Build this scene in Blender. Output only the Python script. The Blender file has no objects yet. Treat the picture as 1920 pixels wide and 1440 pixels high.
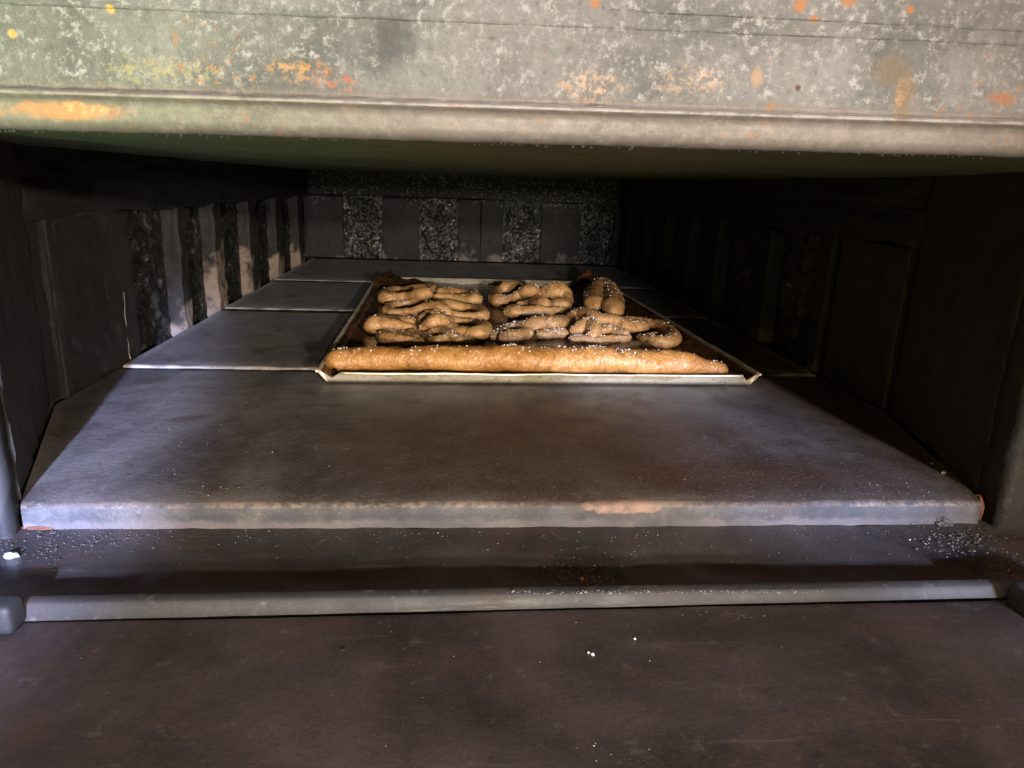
import bpy, bmesh, math, random
from mathutils import Vector, Matrix, noise
random.seed(7)
C = bpy.context.scene.collection
sc = bpy.context.scene
PI = math.pi
rad = math.radians

# ------------------------------------------------------------------ camera
FPX = 1340.0
def cam_axes(f=FPX, vx=845, vy=342, roll=0.012):
    d = Vector((vx-960, -(vy-720), -f)).normalized()
    X = Vector((math.cos(roll), -math.sin(roll), 0)); X.z = -(X.dot(d))/d.z; X.normalize()
    return X, d, X.cross(d)
AX = cam_axes()
# camera local axes in world: columns of R (world<-cam), rows are world axes expressed in camera space
R = Matrix((AX[0], AX[1], AX[2]))
cd = bpy.data.cameras.new('camera'); cam = bpy.data.objects.new('camera', cd); C.objects.link(cam)
cam.matrix_world = R.to_4x4()
cd.sensor_width = 36; cd.lens = FPX/1920*36; cd.clip_start = .02; cd.clip_end = 50
sc.camera = cam
def ray(x, y): return R @ Vector((x-960, 720-y, -FPX))
def at(x, y, Z):
    """point of the oven whose height is Z seen at photo pixel x, y"""
    v = ray(x, y); return v*(Z/v.z)
def atY(x, y, Y):
    v = ray(x, y); return v*(Y/v.y)

# ------------------------------------------------------------------ world, lamps, exposure
w = bpy.data.worlds.new('World'); sc.world = w; w.use_nodes = True
bg = w.node_tree.nodes['Background']; bg.inputs[0].default_value = (1.0, .45, .17, 1); bg.inputs[1].default_value = .30
sc.view_settings.view_transform = 'Standard'; sc.view_settings.look = 'None'
sc.view_settings.exposure = 0; sc.view_settings.gamma = 1
def area(name, loc, target, sx, sy, power, col):
    l = bpy.data.lights.new(name, 'AREA'); l.shape = 'RECTANGLE'; l.size = sx; l.size_y = sy; l.energy = power; l.color = col
    o = bpy.data.objects.new(name, l); C.objects.link(o); o.location = loc
    o.rotation_euler = (Vector(target)-Vector(loc)).to_track_quat('-Z', 'Y').to_euler(); return o
def spot(name, loc, target, power, col, ang, blend, rad_):
    l = bpy.data.lights.new(name, 'SPOT'); l.energy = power; l.color = col; l.spot_size = rad(ang); l.spot_blend = blend; l.shadow_soft_size = rad_
    o = bpy.data.objects.new(name, l); C.objects.link(o); o.location = loc
    o.rotation_euler = (Vector(target)-Vector(loc)).to_track_quat('-Z', 'Y').to_euler(); return o
area('room_lamp', (.53, -1.0, .13), (.0, .8, -.15), .10, .03, 30, (1.0, .87, .76))
spot('low_wall_fill', (.10, -1.0, .055), (-.03, .8, -.12), 100, (1.0, .91, .84), 24, .55, .02)  # added fill for the walls, with no known lamp behind it
spot('door_light_left', (.03, -1.0, .17), (-.34, .52, -.21), 860, (.44, .54, 1.0), 12, 1.0, .02)
spot('door_light_right', (.62, -1.0, .17), (.25, .60, -.21), 260, (.46, .58, 1.0), 9, 1.0, .02)
spot('green_bounce', (-.34, -.45, -.20), (-.23, .30, .075), 34, (.62, 1.0, .48), 33, 1.0, .06)
area('grey_bounce', (.20, .13, .90), (.14, .30, .04), .8, .08, 7.0, (.97, .93, 1.0))
area('low_olive_bounce', (-.05, -.5, -.212), (.0, 1.0, .15), .4, .012, 2.0, (.95, .90, .42))

# ------------------------------------------------------------------ object helpers
def tag(o, label=None, cat=None, group=None, kind=None):
    if label: o['label'] = label
    if cat: o['category'] = cat
    if group: o['group'] = group
    if kind: o['kind'] = kind
    return o
def empty(name, loc=(0, 0, 0), rot=(0, 0, 0)):
    o = bpy.data.objects.new(name, None); C.objects.link(o); o.location = loc; o.rotation_euler = rot
    o.empty_display_size = .02; return o
def obj(name, me, mat, parent=None, smooth=True):
    if isinstance(me, bmesh.types.BMesh):
        bm = me; me = bpy.data.meshes.new(name); bm.to_mesh(me); bm.free()
    if smooth:
        for p in me.polygons: p.use_smooth = True
    if mat: me.materials.append(mat)
    o = bpy.data.objects.new(name, me); C.objects.link(o); o.parent = parent; return o
def fb(p, s, o=4, seed=0):
    return noise.fractal(Vector(p)*s+Vector((seed*7.1, seed*3.3, seed*1.7)), 1.0, 2.0, o)
def box_bm(x0, x1, y0, y1, z0, z1, bev=.002, cuts=0, rough=0, seed=0, seg=2):
    bm = bmesh.new(); bmesh.ops.create_cube(bm, size=1)
    for v in bm.verts:
        v.co = Vector((x0+(v.co.x+.5)*(x1-x0), y0+(v.co.y+.5)*(y1-y0), z0+(v.co.z+.5)*(z1-z0)))
    if bev: bmesh.ops.bevel(bm, geom=bm.edges[:], offset=bev, segments=seg, profile=.5, affect='EDGES')
    if cuts:
        le = [e for e in bm.edges if e.calc_length() > 5*bev+1e-6]
        bmesh.ops.subdivide_edges(bm, edges=le, cuts=cuts, use_grid_fill=True)
    if rough:
        bm.normal_update()
        for v in bm.verts: v.co += v.normal*fb(v.co, 60, 4, seed)*rough
    return bm
def sweep_x(profile, x0, x1, n, rough=0, seed=0, caps=True, freq=40):
    """profile: list of (y,z) swept along x"""
    bm = bmesh.new(); rings = []
    for i in range(n+1):
        x = x0+(x1-x0)*i/n
        rings.append([bm.verts.new((x, y, z)) for y, z in profile])
    for a, b in zip(rings, rings[1:]):
        for k in range(len(profile)-1): bm.faces.new((a[k], b[k], b[k+1], a[k+1]))
    bm.normal_update()
    if rough:
        for v in bm.verts: v.co += v.normal*fb(v.co, freq, 4, seed)*rough
    return bm
def grid_bm(P, U, V, nu, nv, fn=None):
    bm = bmesh.new(); P, U, V = Vector(P), Vector(U), Vector(V); N = U.cross(V).normalized(); g = []
    for j in range(nv+1):
        row = []
        for i in range(nu+1):
            a, b = i/nu, j/nv; c = P+U*a+V*b
            if fn: c = c+N*fn(c, a, b)
            row.append(bm.verts.new(c))
        g.append(row)
    for j in range(nv):
        for i in range(nu): bm.faces.new((g[j][i], g[j][i+1], g[j+1][i+1], g[j+1][i]))
    return bm

# ------------------------------------------------------------------ node helper
class NT:
    def __init__(s, name):
        s.m = bpy.data.materials.new(name); s.m.use_nodes = True; s.t = s.m.node_tree; s.n = s.t.nodes
        s.b = s.n['Principled BSDF']
        s.co = s.new('ShaderNodeTexCoord').outputs['Object']
    def new(s, ty): return s.n.new(ty)
    def link(s, a, b):
        s.t.links.new(a, b)
    def put(s, sock, v):
        if isinstance(v, bpy.types.NodeSocket): s.link(v, sock)
        else:
            if isinstance(v, (tuple, list)) and len(v) == 3 and len(sock.default_value) == 4: v = (*v, 1)
            sock.default_value = v
    def scale(s, vec, sc_, loc=(0, 0, 0), rot=(0, 0, 0)):
        m = s.new('ShaderNodeMapping'); s.put(m.inputs[0], vec); m.inputs['Scale'].default_value = sc_
        m.inputs['Location'].default_value = loc; m.inputs['Rotation'].default_value = rot; return m.outputs[0]
    def noise(s, scale, detail=4, rough=.55, vec=None, dist=0, out=0):
        n = s.new('ShaderNodeTexNoise'); s.put(n.inputs['Vector'], vec or s.co); n.inputs['Scale'].default_value = scale
        n.inputs['Detail'].default_value = detail; n.inputs['Roughness'].default_value = rough; n.inputs['Distortion'].default_value = dist
        return n.outputs[out]
    def voro(s, scale, vec=None, feat='F1', out='Distance', rnd=1):
        n = s.new('ShaderNodeTexVoronoi'); n.feature = feat; s.put(n.inputs['Vector'], vec or s.co); n.inputs['Scale'].default_value = scale
        n.inputs['Randomness'].default_value = rnd; return n.outputs[out]
    def ramp(s, v, a, b, c0=0.0, c1=1.0):
        n = s.new('ShaderNodeMapRange'); n.interpolation_type = 'SMOOTHSTEP'; s.put(n.inputs[0], v)
        n.inputs[1].default_value = a; n.inputs[2].default_value = b; n.inputs[3].default_value = c0; n.inputs[4].default_value = c1
        return n.outputs[0]
    def mix(s, f, a, b, mode='MIX'):
        n = s.new('ShaderNodeMix'); n.data_type = 'RGBA'; n.blend_type = mode
        s.put(n.inputs[0], f); s.put(n.inputs[6], a); s.put(n.inputs[7], b); return n.outputs[2]
    def math(s, op, a, b=0.0, c=0.0, clamp=False):
        n = s.new('ShaderNodeMath'); n.operation = op; n.use_clamp = clamp; s.put(n.inputs[0], a); s.put(n.inputs[1], b)
        if op in ('MULTIPLY_ADD',): s.put(n.inputs[2], c)
        return n.outputs[0]
    def sep(s, vec=None):
        n = s.new('ShaderNodeSeparateXYZ'); s.put(n.inputs[0], vec or s.co); return n.outputs
    def blot(s, c, r, jag=.35, freq=60, soft=.35):
        """mask 1 inside a ragged ellipsoidal blot at c with radii r"""
        v = s.new('ShaderNodeVectorMath'); v.operation = 'SUBTRACT'; s.put(v.inputs[0], s.co); v.inputs[1].default_value = c
        d = s.new('ShaderNodeVectorMath'); d.operation = 'DIVIDE'; s.link(v.outputs[0], d.inputs[0]); d.inputs[1].default_value = r
        l = s.new('ShaderNodeVectorMath'); l.operation = 'LENGTH'; s.link(d.outputs[0], l.inputs[0])
        n = s.noise(freq, 4, .6)
        q = s.math('MULTIPLY_ADD', s.math('SUBTRACT', n, .5), jag*4, l.outputs['Value'])
        return s.ramp(q, 1+soft, 1-soft)
    def bump(s, h, strength, dist, prev=None):
        n = s.new('ShaderNodeBump'); s.put(n.inputs['Height'], h); n.inputs['Strength'].default_value = strength
        n.inputs['Distance'].default_value = dist
        if prev: s.link(prev, n.inputs['Normal'])
        return n.outputs[0]
    def fin(s, col, rough, nor=None, metal=0, spec=.5, coat=0, coatr=.1, sss=0, sssr=(.01, .005, .003)):
        s.put(s.b.inputs['Base Color'], col); s.put(s.b.inputs['Roughness'], rough); s.put(s.b.inputs['Metallic'], metal)
        s.put(s.b.inputs['Specular IOR Level'], spec); s.put(s.b.inputs['Coat Weight'], coat); s.b.inputs['Coat Roughness'].default_value = coatr
        if nor: s.link(nor, s.b.inputs['Normal'])
        if nor and coat: s.link(nor, s.b.inputs['Coat Normal'])
        if sss: s.b.inputs['Subsurface Weight'].default_value = sss; s.b.inputs['Subsurface Radius'].default_value = sssr; s.b.inputs['Subsurface Scale'].default_value = 1
        return s.m

# ------------------------------------------------------------------ materials
ZH0 = -.21
def mat_slab():
    t = NT('hearth_stone')
    st = t.noise(9, 6, .6, t.scale(t.co, (1.0, .55, 1)), .6)
    scr = t.noise(60, 6, .7, t.scale(t.co, (.75, 1.15, 1), rot=(0, 0, .12)), 1.2)
    fine = t.noise(420, 3, .7)
    c = t.mix(t.ramp(st, .38, .62), (.085, .072, .067), (.185, .163, .15))
    c = t.mix(t.math('MULTIPLY', t.ramp(scr, .52, .70), .40), c, (.23, .21, .20))
    c = t.mix(t.math('MULTIPLY', t.ramp(scr, .46, .32), .55), c, (.07, .065, .065))
    yy_ = t.sep()[1]
    far_lit = t.math('MULTIPLY', t.ramp(yy_, .78, 1.25), t.ramp(t.noise(12, 5, .6), .25, .6, .55, 1))
    c = t.mix(t.math('MULTIPLY', far_lit, .75), c, (.30, .305, .325))  # cool light on the far slabs put into the stone colour
    # brown centre of the floor: shade between cool light pools painted into the stone
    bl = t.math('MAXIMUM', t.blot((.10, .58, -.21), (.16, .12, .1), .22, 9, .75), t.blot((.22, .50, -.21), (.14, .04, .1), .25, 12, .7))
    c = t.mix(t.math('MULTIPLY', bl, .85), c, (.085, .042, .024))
    s2 = t.math('MULTIPLY', t.ramp(t.noise(22, 5, .6), .56, .7), .6)
    c = t.mix(s2, c, (.095, .062, .045))
    c = t.mix(t.math('MULTIPLY', t.ramp(t.noise(130, 5, .75), .46, .30), .5), c, (.055, .048, .045))
    c = t.mix(t.math('MULTIPLY', t.ramp(fine, .58, .70), .5), c, (.38, .35, .33))
    c = t.mix(t.math('MULTIPLY', t.ramp(t.voro(260), .10, .03), .8), c, (.03, .028, .026))
    x, y, z = t.sep()
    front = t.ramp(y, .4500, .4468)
    c = t.mix(t.math('MULTIPLY', t.math('MULTIPLY', front, t.ramp(t.noise(26, 5, .7), .35, .60, .5, 1)), .9), c, (.036, .039, .045))  # front face darkened in its colour to offset the frontal light
    # pale worn arris along the front edge and cleaned lower half of the front face
    x, y, z = t.sep()
    front = t.ramp(y, .4500, .4468)
    low = t.math('MULTIPLY', front, t.ramp(t.math('MULTIPLY_ADD', t.noise(60, 4, .6), .012, z), -.2145, -.2185))
    c = t.mix(t.math('MULTIPLY', t.math('MULTIPLY', low, .6), t.ramp(t.noise(8, 4, .6), .38, .62)), c, (.16, .135, .130))
    top = t.math('MULTIPLY', t.ramp(t.math('ABSOLUTE', t.math('ADD', z, .2115)), .0024, .0008), t.ramp(y, .4545, .4495))
    c = t.mix(t.math('MULTIPLY', top, t.math('MULTIPLY', t.ramp(t.noise(160, 5, .75), .42, .62), t.ramp(t.noise(9, 4, .6), .36, .60, .05, .8))), c, (.24, .185, .145))
    for yy in (.8008, 1.1748, 1.5148):
        ej = t.math('MULTIPLY', t.ramp(t.math('ABSOLUTE', t.math('SUBTRACT', y, yy+.0014)), .0040, .0018), t.ramp(t.noise(50, 5, .7), .35, .55, .35, 1))
        c = t.mix(t.math('MULTIPLY', ej, .85), c, (.42, .38, .34))  # pale band painted where each proud slab edge catches light
    pt = at(1165, 938, ZH0)
    c = t.mix(t.math('MULTIPLY', t.blot((pt.x, .4475, -.2125), (.027, .007, .005), .3, 160, .2), t.ramp(t.noise(200, 4, .7), .3, .6, .4, 1)), c, (.24, .155, .115))
    r = t.math('MULTIPLY_ADD', front, .22, t.ramp(t.noise(30, 5, .6), .3, .7, .36, .58))
    n = t.bump(fine, .5, .0007); n = t.bump(scr, .30, .0009, n); n = t.bump(t.noise(14, 5, .6), .4, .003, n)
    return t.fin(c, r, n, spec=.55)
def mat_steel(name, base, dark, brown, rough=(.35, .6), pale=(.30, .29, .28), seed=0., metal=.35, brownamt=.6, spots=()):
    t = NT(name); co = t.scale(t.co, (1, 1, 1), (seed, seed, 0))
    m = t.noise(7, 6, .6, co, .5); m2 = t.noise(24, 6, .65, co)
    c = t.mix(t.ramp(m, .35, .65), dark, base)
    c = t.mix(t.math('MULTIPLY', t.ramp(m2, .48, .68), brownamt), c, brown)
    c = t.mix(t.math('MULTIPLY', t.ramp(t.noise(90, 5, .7, co), .58, .72), .4), c, pale)
    c = t.mix(t.math('MULTIPLY', t.ramp(t.voro(330, co), .08, .03), .5), c, tuple(q*1.6 for q in pale))
    gr = t.noise(520, 4, .75, co)
    c = t.mix(t.math('MULTIPLY', t.ramp(gr, .54, .68), .28), c, tuple(q*1.6 for q in base)); c = t.mix(t.math('MULTIPLY', t.ramp(gr, .44, .32), .4), c, tuple(q*.5 for q in dark))
    sc_ = t.noise(26, 6, .8, t.scale(co, (.25, 5, 1), rot=(0, 0, .5)), .3)
    c = t.mix(t.math('MULTIPLY', t.ramp(sc_, .60, .68), .35), c, pale)
    for cc, rr, col, amt in spots: c = t.mix(t.math('MULTIPLY', t.blot(cc, rr, .4, 120, .5), amt), c, col)
    n = t.bump(t.noise(380, 3, .7), .3, .0005); n = t.bump(t.noise(45, 5, .6), .35, .0015, n)
    return t.fin(c, t.ramp(m2, .3, .7, rough[0], rough[1]), n, metal=metal)
def mat_lintel(marks):
    t = NT('galvanised_lintel')
    x, y, z = t.sep()
    m = t.noise(16, 6, .62, dist=.6); f = t.noise(230, 6, .78); g = t.noise(70, 6, .75)
    c = t.mix(t.ramp(m, .32, .66), (.066, .068, .064), (.135, .135, .13))
    c = t.mix(t.math('MULTIPLY', t.ramp(f, .49, .62), t.ramp(g, .40, .60, .15, 1)), c, (.25, .25, .245))
    c = t.mix(t.math('MULTIPLY', t.ramp(f, .44, .34), .7), c, (.055, .055, .05))
    # rust: small orange flecks, denser low on the sheet
    fl = t.math('MULTIPLY', t.ramp(t.noise(210, 4, .65, t.scale(t.co, (1, 1, 1), (3, 1, 2))), .585, .65), t.ramp(t.noise(19, 4, .6), .49, .60))
    fl = t.math('MULTIPLY', fl, t.ramp(z, .060, .036, .3, 1))
    c = t.mix(fl, c, (.25, .115, .045))
    lowb = t.math('MULTIPLY', t.ramp(z, .0345, .0315), t.ramp(f, .3, .6, .5, .95))
    c = t.mix(t.math('MULTIPLY', lowb, .75), c, (.12, .098, .08))
    c = t.mix(t.math('MULTIPLY', t.ramp(t.math('MULTIPLY_ADD', t.noise(40, 4), .5, x), -.02, -.16), .25), c, (.13, .16, .10))  # green light on the left end mixed into the steel colour
    fk = t.ramp(t.noise(330, 5, .7), .46, .60)
    c = t.mix(t.math('MULTIPLY', t.math('MULTIPLY', t.ramp(t.math('ABSOLUTE', t.math('SUBTRACT', z, .0290)), .0011, .0004), t.ramp(t.noise(90, 4, .7), .3, .6, 0, 1)), .30), c, (.40, .38, .35))  # thin highlight along the bead painted into the colour
    for cc, rr, col, amt in marks:
        q = t.math('MULTIPLY', t.blot(cc, rr, .38, 200, .55), amt)
        if amt < .78: q = t.math('MULTIPLY', q, fk)
        c = t.mix(q, c, col)
    k = t.ramp(z, .030, .033, .12, 1)
    n = t.bump(t.math('MULTIPLY', f, k), .8, .0012); n = t.bump(t.math('MULTIPLY', g, k), .35, .0011, n); n = t.bump(t.noise(500, 2, .6), .35, .0003, n)
    return t.fin(c, t.ramp(g, .3, .7, .48, .68), n, metal=.25)
def mat_brick(name, soot, brown, pale, paleh, speck=0, rough=.75, seed=0., bumpd=.0035):
    t = NT(name); co = t.scale(t.co, (1, 1, 1), (seed, 0, seed))
    x, y, z = t.sep()
    m = t.noise(12, 6, .65, co, .4); g = t.noise(70, 5, .7, co)
    c = t.mix(t.ramp(m, .35, .7), soot, brown)
    c = t.mix(t.math('MULTIPLY', t.ramp(g, .56, .70), .8), c, tuple(q*2.2 for q in brown))
    c = t.mix(t.math('MULTIPLY', t.ramp(t.noise(30, 6, .7, co, 1.0), .54, .64), .6), c, tuple(q*1.6 for q in brown))
    # soot burnt off near the hearth, ragged upper limit that differs from brick to brick
    hh = t.math('MULTIPLY_ADD', t.math('SUBTRACT', t.noise(9, 4, .6, co), .5), -.26, z)
    hh = t.math('MULTIPLY_ADD', t.math('SUBTRACT', t.noise(45, 4, .6, co), .5), -.05, hh)
    pm = t.ramp(hh, paleh+.016, paleh-.014)
    c = t.mix(t.math('MULTIPLY', pm, t.ramp(g, .25, .6, .6, 1)), c, pale)
    if speck:
        f = t.noise(130, 5, .75, co)
        q = t.math('MULTIPLY', t.ramp(f, .52, .64), t.ramp(t.math('MULTIPLY_ADD', t.noise(16, 4, .6, co), .20, z), .035, .075))
        c = t.mix(t.math('MULTIPLY', q, speck), c, (.26, .26, .23))
    n = t.bump(g, .5, bumpd); n = t.bump(m, .4, bumpd*2, n)
    return t.fin(c, rough, n)
def mat_crust(name='sooty_crust', pale=(.42, .40, .36), amt=1.0):
    t = NT(name); g = t.noise(110, 5, .7); m = t.noise(26, 5, .65)
    c = t.mix(t.ramp(m, .35, .65), (.009, .009, .008), (.026, .026, .022))
    c = t.mix(t.math('MULTIPLY', t.math('MULTIPLY', t.ramp(g, .54, .66), t.ramp(m, .42, .56)), amt), c, pale)
    n = t.bump(g, .8, .003); n = t.bump(m, .7, .005, n)
    return t.fin(c, t.ramp(g, .3, .7, .28, .6), n)
def mat_dough(name, base, light, dark, coat=.5, wrinkle=1.0, stretch=(1, 1, 1)):
    t = NT(name); co = t.scale(t.co, stretch)
    m = t.noise(28, 5, .6); w_ = t.noise(230, 4, .65, co, .8); g = t.noise(75, 4, .6, co, .6)
    c = t.mix(t.ramp(m, .35, .65), base, light)
    c = t.mix(t.math('MULTIPLY', t.ramp(g, .50, .66), .6), c, dark)
    c = t.mix(t.math('MULTIPLY', t.ramp(w_, .60, .72), .45), c, tuple(min(1, q*1.5) for q in light))
    c = t.mix(t.math('MULTIPLY', t.ramp(t.voro(140), .14, .05), .45), c, dark)
    n = t.bump(w_, .9*wrinkle, .0022); n = t.bump(g, .7*wrinkle, .0028, n)
    return t.fin(c, t.ramp(g, .3, .7, .34, .55), n, coat=coat, coatr=.16, sss=.12, sssr=(.006, .003, .0012))
M = {}
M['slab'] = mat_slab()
M['sill'] = mat_steel('burnt_sill', (.098, .086, .084), (.045, .039, .039), (.080, .045, .028), pale=(.22, .20, .18), seed=2, brownamt=.5, metal=.2)
M['bar'] = mat_steel('worn_bar_steel', (.048, .046, .047), (.026, .025, .026), (.045, .031, .025), pale=(.16, .15, .14), seed=5, brownamt=.5, rough=(.6, .8), metal=0)
M['door'] = mat_steel('browned_door_steel', (.074, .056, .052), (.030, .023, .021), (.060, .036, .024), pale=(.13, .11, .105), seed=8, brownamt=.55, rough=(.36, .52), metal=.3)
M['jamb'] = mat_steel('sooty_jamb', (.030, .030, .029), (.016, .016, .015), (.026, .018, .012), pale=(.09, .085, .08), seed=11, rough=(.5, .8), metal=0)
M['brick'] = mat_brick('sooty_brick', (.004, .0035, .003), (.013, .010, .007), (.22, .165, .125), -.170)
M['brick_shade'] = mat_brick('shaded_brick', (.003, .0025, .002), (.007, .005, .003), (.05, .034, .02), -.203, seed=4)  # copy of the left wall brick, darkened to stand for shade
M['soot'] = mat_brick('soot_and_shade_brick', (.008, .007, .005), (.017, .013, .009), (.1, .1, .1), -.9, seed=21)
M['head'] = mat_brick('sooty_header', (.0035, .0035, .003), (.009, .009, .007), (.1, .1, .08), -.5, seed=7)
M['back'] = mat_brick('back_brick', (.007, .0065, .006), (.018, .016, .014), (.16, .14, .12), -.205, speck=.8, seed=9)
M['crust'] = mat_crust()
M['crust_side'] = mat_crust('dark_crust', (.16, .15, .13), .7)
M['ceil'] = mat_steel('ceiling_plate', (.13, .15, .085), (.085, .10, .055), (.10, .09, .055), pale=(.15, .16, .10), seed=14, rough=(.5, .7), metal=.1)
M['dark'] = NT('black_void').fin((.006, .005, .004), .9)
M['stick'] = mat_dough('glazed_golden_crust', (.42, .180, .040), (.54, .275, .080), (.23, .080, .022), coat=.65, wrinkle=.9, stretch=(1.15, .8, .8))
M['dough'] = mat_dough('baked_tan_crust', (.48, .25, .088), (.62, .36, .138), (.28, .115, .038), coat=.6, wrinkle=.9)
M['dough2'] = mat_dough('baked_brown_crust', (.38, .195, .070), (.50, .28, .105), (.19, .09, .035), coat=.6, wrinkle=.9)
def mat_simple(name, col, rough, coat=0, bs=0, trans=0):
    t = NT(name); c = t.mix(t.ramp(t.noise(60, 4), .35, .65), col, tuple(q*.75 for q in col))
    n = t.bump(t.noise(bs or 300, 3), .3, .0005)
    return t.fin(c, rough, n, coat=coat)
M['sugar'] = mat_simple('pearl_sugar', (.86, .84, .82), .28)
M['meal'] = mat_simple('cornmeal', (.62, .38, .10), .6)
M['crumb'] = mat_simple('pale_crumb', (.62, .57, .50), .6)
M['rubble'] = mat_simple('grey_rubble', (.085, .078, .076), .75)
M['rubblepale'] = mat_simple('pale_grit', (.34, .31, .28), .5)
M['sootdrip'] = mat_simple('soot_drip', (.022, .024, .020), .9)
M['rust'] = mat_simple('rusty_brown', (.16, .055, .022), .75)
def mat_pan():
    t = NT('tarnished_pan_rim'); m = t.noise(40, 5, .65, t.scale(t.co, (.4, 1, 1))); g = t.noise(160, 4, .7)
    c = t.mix(t.ramp(m, .38, .62), (.82, .76, .60), (.52, .44, .27))
    c = t.mix(t.math('MULTIPLY', t.ramp(g, .55, .68), .6), c, (.16, .09, .04))
    return t.fin(c, t.ramp(m, .3, .7, .28, .5), t.bump(g, .3, .0006), metal=.55)
M['pan'] = mat_pan()
def mat_paper():
    t = NT('scorched_baking_paper'); m = t.noise(16, 5, .65, dist=.8); g = t.noise(60, 5, .7)
    c = t.mix(t.ramp(m, .38, .66), (.045, .018, .009), (.14, .058, .024))
    c = t.mix(t.math('MULTIPLY', t.ramp(g, .58, .7), .5), c, (.20, .085, .03))
    return t.fin(c, t.ramp(g, .3, .7, .18, .4), t.bump(m, .5, .004, t.bump(g, .4, .001)), coat=.4)
M['paper'] = mat_paper()

XL, XR, YB = -.363, .447, 1.94      # wall faces
ZH = -.21                            # hearth top of the first slab
ZS = -.2278                          # sill plate top
ZT = -.042                           # top of the upright bricks
ZC = .0175                           # ceiling

# ------------------------------------------------------------------ hearth: four stone slabs, each a few mm proud of the one in front
hearth = tag(empty('hearth', (0, 0, 0)), kind='structure', label='stone hearth of four wide grey slabs inside the oven')
def slab(x0, x1, xa, xb, y0, y1, ztop, zbot, seed, ya=None):
    """x0,x1 front corners, xa,xb wide part starting at ya"""
    bm = bmesh.new(); ya = ya or y0; nx = 60
    prof = [(y0, zbot), (y0, ztop-.0042), (y0+.0007, ztop-.0022), (y0+.0022, ztop-.0007), (y0+.0045, ztop)]
    ys = [y0+.0045+(ya-y0-.0045)*k/10 for k in range(1, 11)] if ya > y0+.01 else []
    yl = (ys[-1] if ys else y0+.0045)
    ys += [yl+(y1-.0015-yl)*k/14 for k in range(1, 15)]
    prof += [(y, ztop) for y in ys]+[(y1, ztop-.002), (y1, zbot)]
    rows = []
    for y, z in prof:
        t = 1 if ya <= y0+.01 else min(1, max(0, (y-y0)/(ya-y0)))
        a, b = x0+(xa-x0)*t, x1+(xb-x1)*t; row = []
        for i in range(nx+1):
            x = a+(b-a)*i/nx; p = Vector((x, y, z))
            d = fb(p, 45, 4, seed)*.0006
            if y <= y0+.005:            # chipped, uneven arris
                d2 = fb((x, 0, 0), 30, 5, seed+3); p.y += abs(d2)*.0016; p.z -= max(0, d2-.05)*.0035 if z > zbot+.001 else 0
            p.z += d; row.append(bm.verts.new(p))
        rows.append(row)
    for r0, r1 in zip(rows, rows[1:]):
        for i in range(nx): bm.faces.new((r0[i], r0[i+1], r1[i+1], r1[i]))
    for i in (0, nx):                   # sides
        vs = [r[i] for r in rows]; bm.faces.new(vs if i else vs[::-1])
    return bm
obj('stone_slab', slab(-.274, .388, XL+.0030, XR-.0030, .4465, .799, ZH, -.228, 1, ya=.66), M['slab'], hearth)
obj('stone_slab', slab(XL+.0030, XR-.0030, XL+.0030, XR-.0030, .800, 1.173, ZH+.0020, -.228, 2), M['slab'], hearth)
obj('stone_slab', slab(XL+.0030, XR-.0030, XL+.0030, XR-.0030, 1.174, 1.513, ZH+.0036, -.228, 3), M['slab'], hearth)
obj('stone_slab', slab(XL+.0030, XR-.0030, XL+.0030, XR-.0030, 1.514, YB+.02, ZH+.0050, -.228, 4), M['slab'], hearth)

obj('under_floor', box_bm(-.48, .56, .471, YB+.06, -.272, -.262, 0), M['dark'], hearth)

# ------------------------------------------------------------------ sill, bar, door
sill = obj('sill_plate', grid_bm((-.55, .347, ZS), (1.2, 0, 0), (0, .123, 0), 240, 24, lambda c, a, b: fb(c, 35, 5, 5)*.0012), M['sill'])
tag(sill, 'burnt flat sill plate with grit just below the edge of the front stone', 'sill')
bar = empty('door_frame_bar', (0, 0, 0)); tag(bar, 'raised grey steel bar running across the mouth between sill and door plate', 'bar')
yb, zb = .354, -.2172
prof = [(yb+.001, ZS-.002), (yb+.001, zb-.002), (yb, zb-.0006), (yb-.0015, zb), (yb-.0062, zb-.0008), (yb-.0068, zb-.0012), (yb-.0074, zb-.0020), (yb-.0105, zb-.0088), (yb-.0103, zb-.0093), (yb-.0095, zb-.0095)]
bm = sweep_x(prof, -.235, .345, 160, .00018, 2)
def taper(x): return 1.0-.36*min(1, max(0, (x+.235)/.58))
for v in bm.verts:
    if v.co.z < zb-.0025: v.co.z = zb-.002+(v.co.z-zb+.002)*taper(v.co.x)
bo = obj('bar_face', bm, M['bar'], bar); 
bo.rotation_euler = (0, 0, .007)
dk = obj('joint_strip', box_bm(-.5, .6, yb-.0120, yb+.0005, zb-.02, zb-.0112, .0005), M['dark'], bar); dk.rotation_euler = (0, 0, .007)
def door_z(x, y):
    return -.2295+.0050*(x+.235)+.0012*(y-.02)/.32+fb((x, y, 0), 6, 4, 8)*.0009+fb((x, y, 0), 50, 3, 9)*.0003
bm = bmesh.new(); g = [[None]*161 for _ in range(61)]
for j in range(61):
    for i in range(161):
        x = -.6+1.3*i/160; y = .02+(.3205+.0069*i/160)*j/60; g[j][i] = bm.verts.new((x, y, door_z(x, y)))
for j in range(60):
    for i in range(160): bm.faces.new((g[j][i], g[j][i+1], g[j+1][i+1], g[j+1][i]))
door = obj('door_plate', bm, M['door'])
tag(door, 'smooth dark brown steel door plate lying open below the bar', 'oven door')
# pit hole in the door plate
pit = at(643, 1217, -.2270)
obj('rivet_hole', box_bm(pit.x-.0011, pit.x+.0011, pit.y-.0007, pit.y+.0007, -.2290, -.2268, .0004), M['dark'], door)
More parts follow.
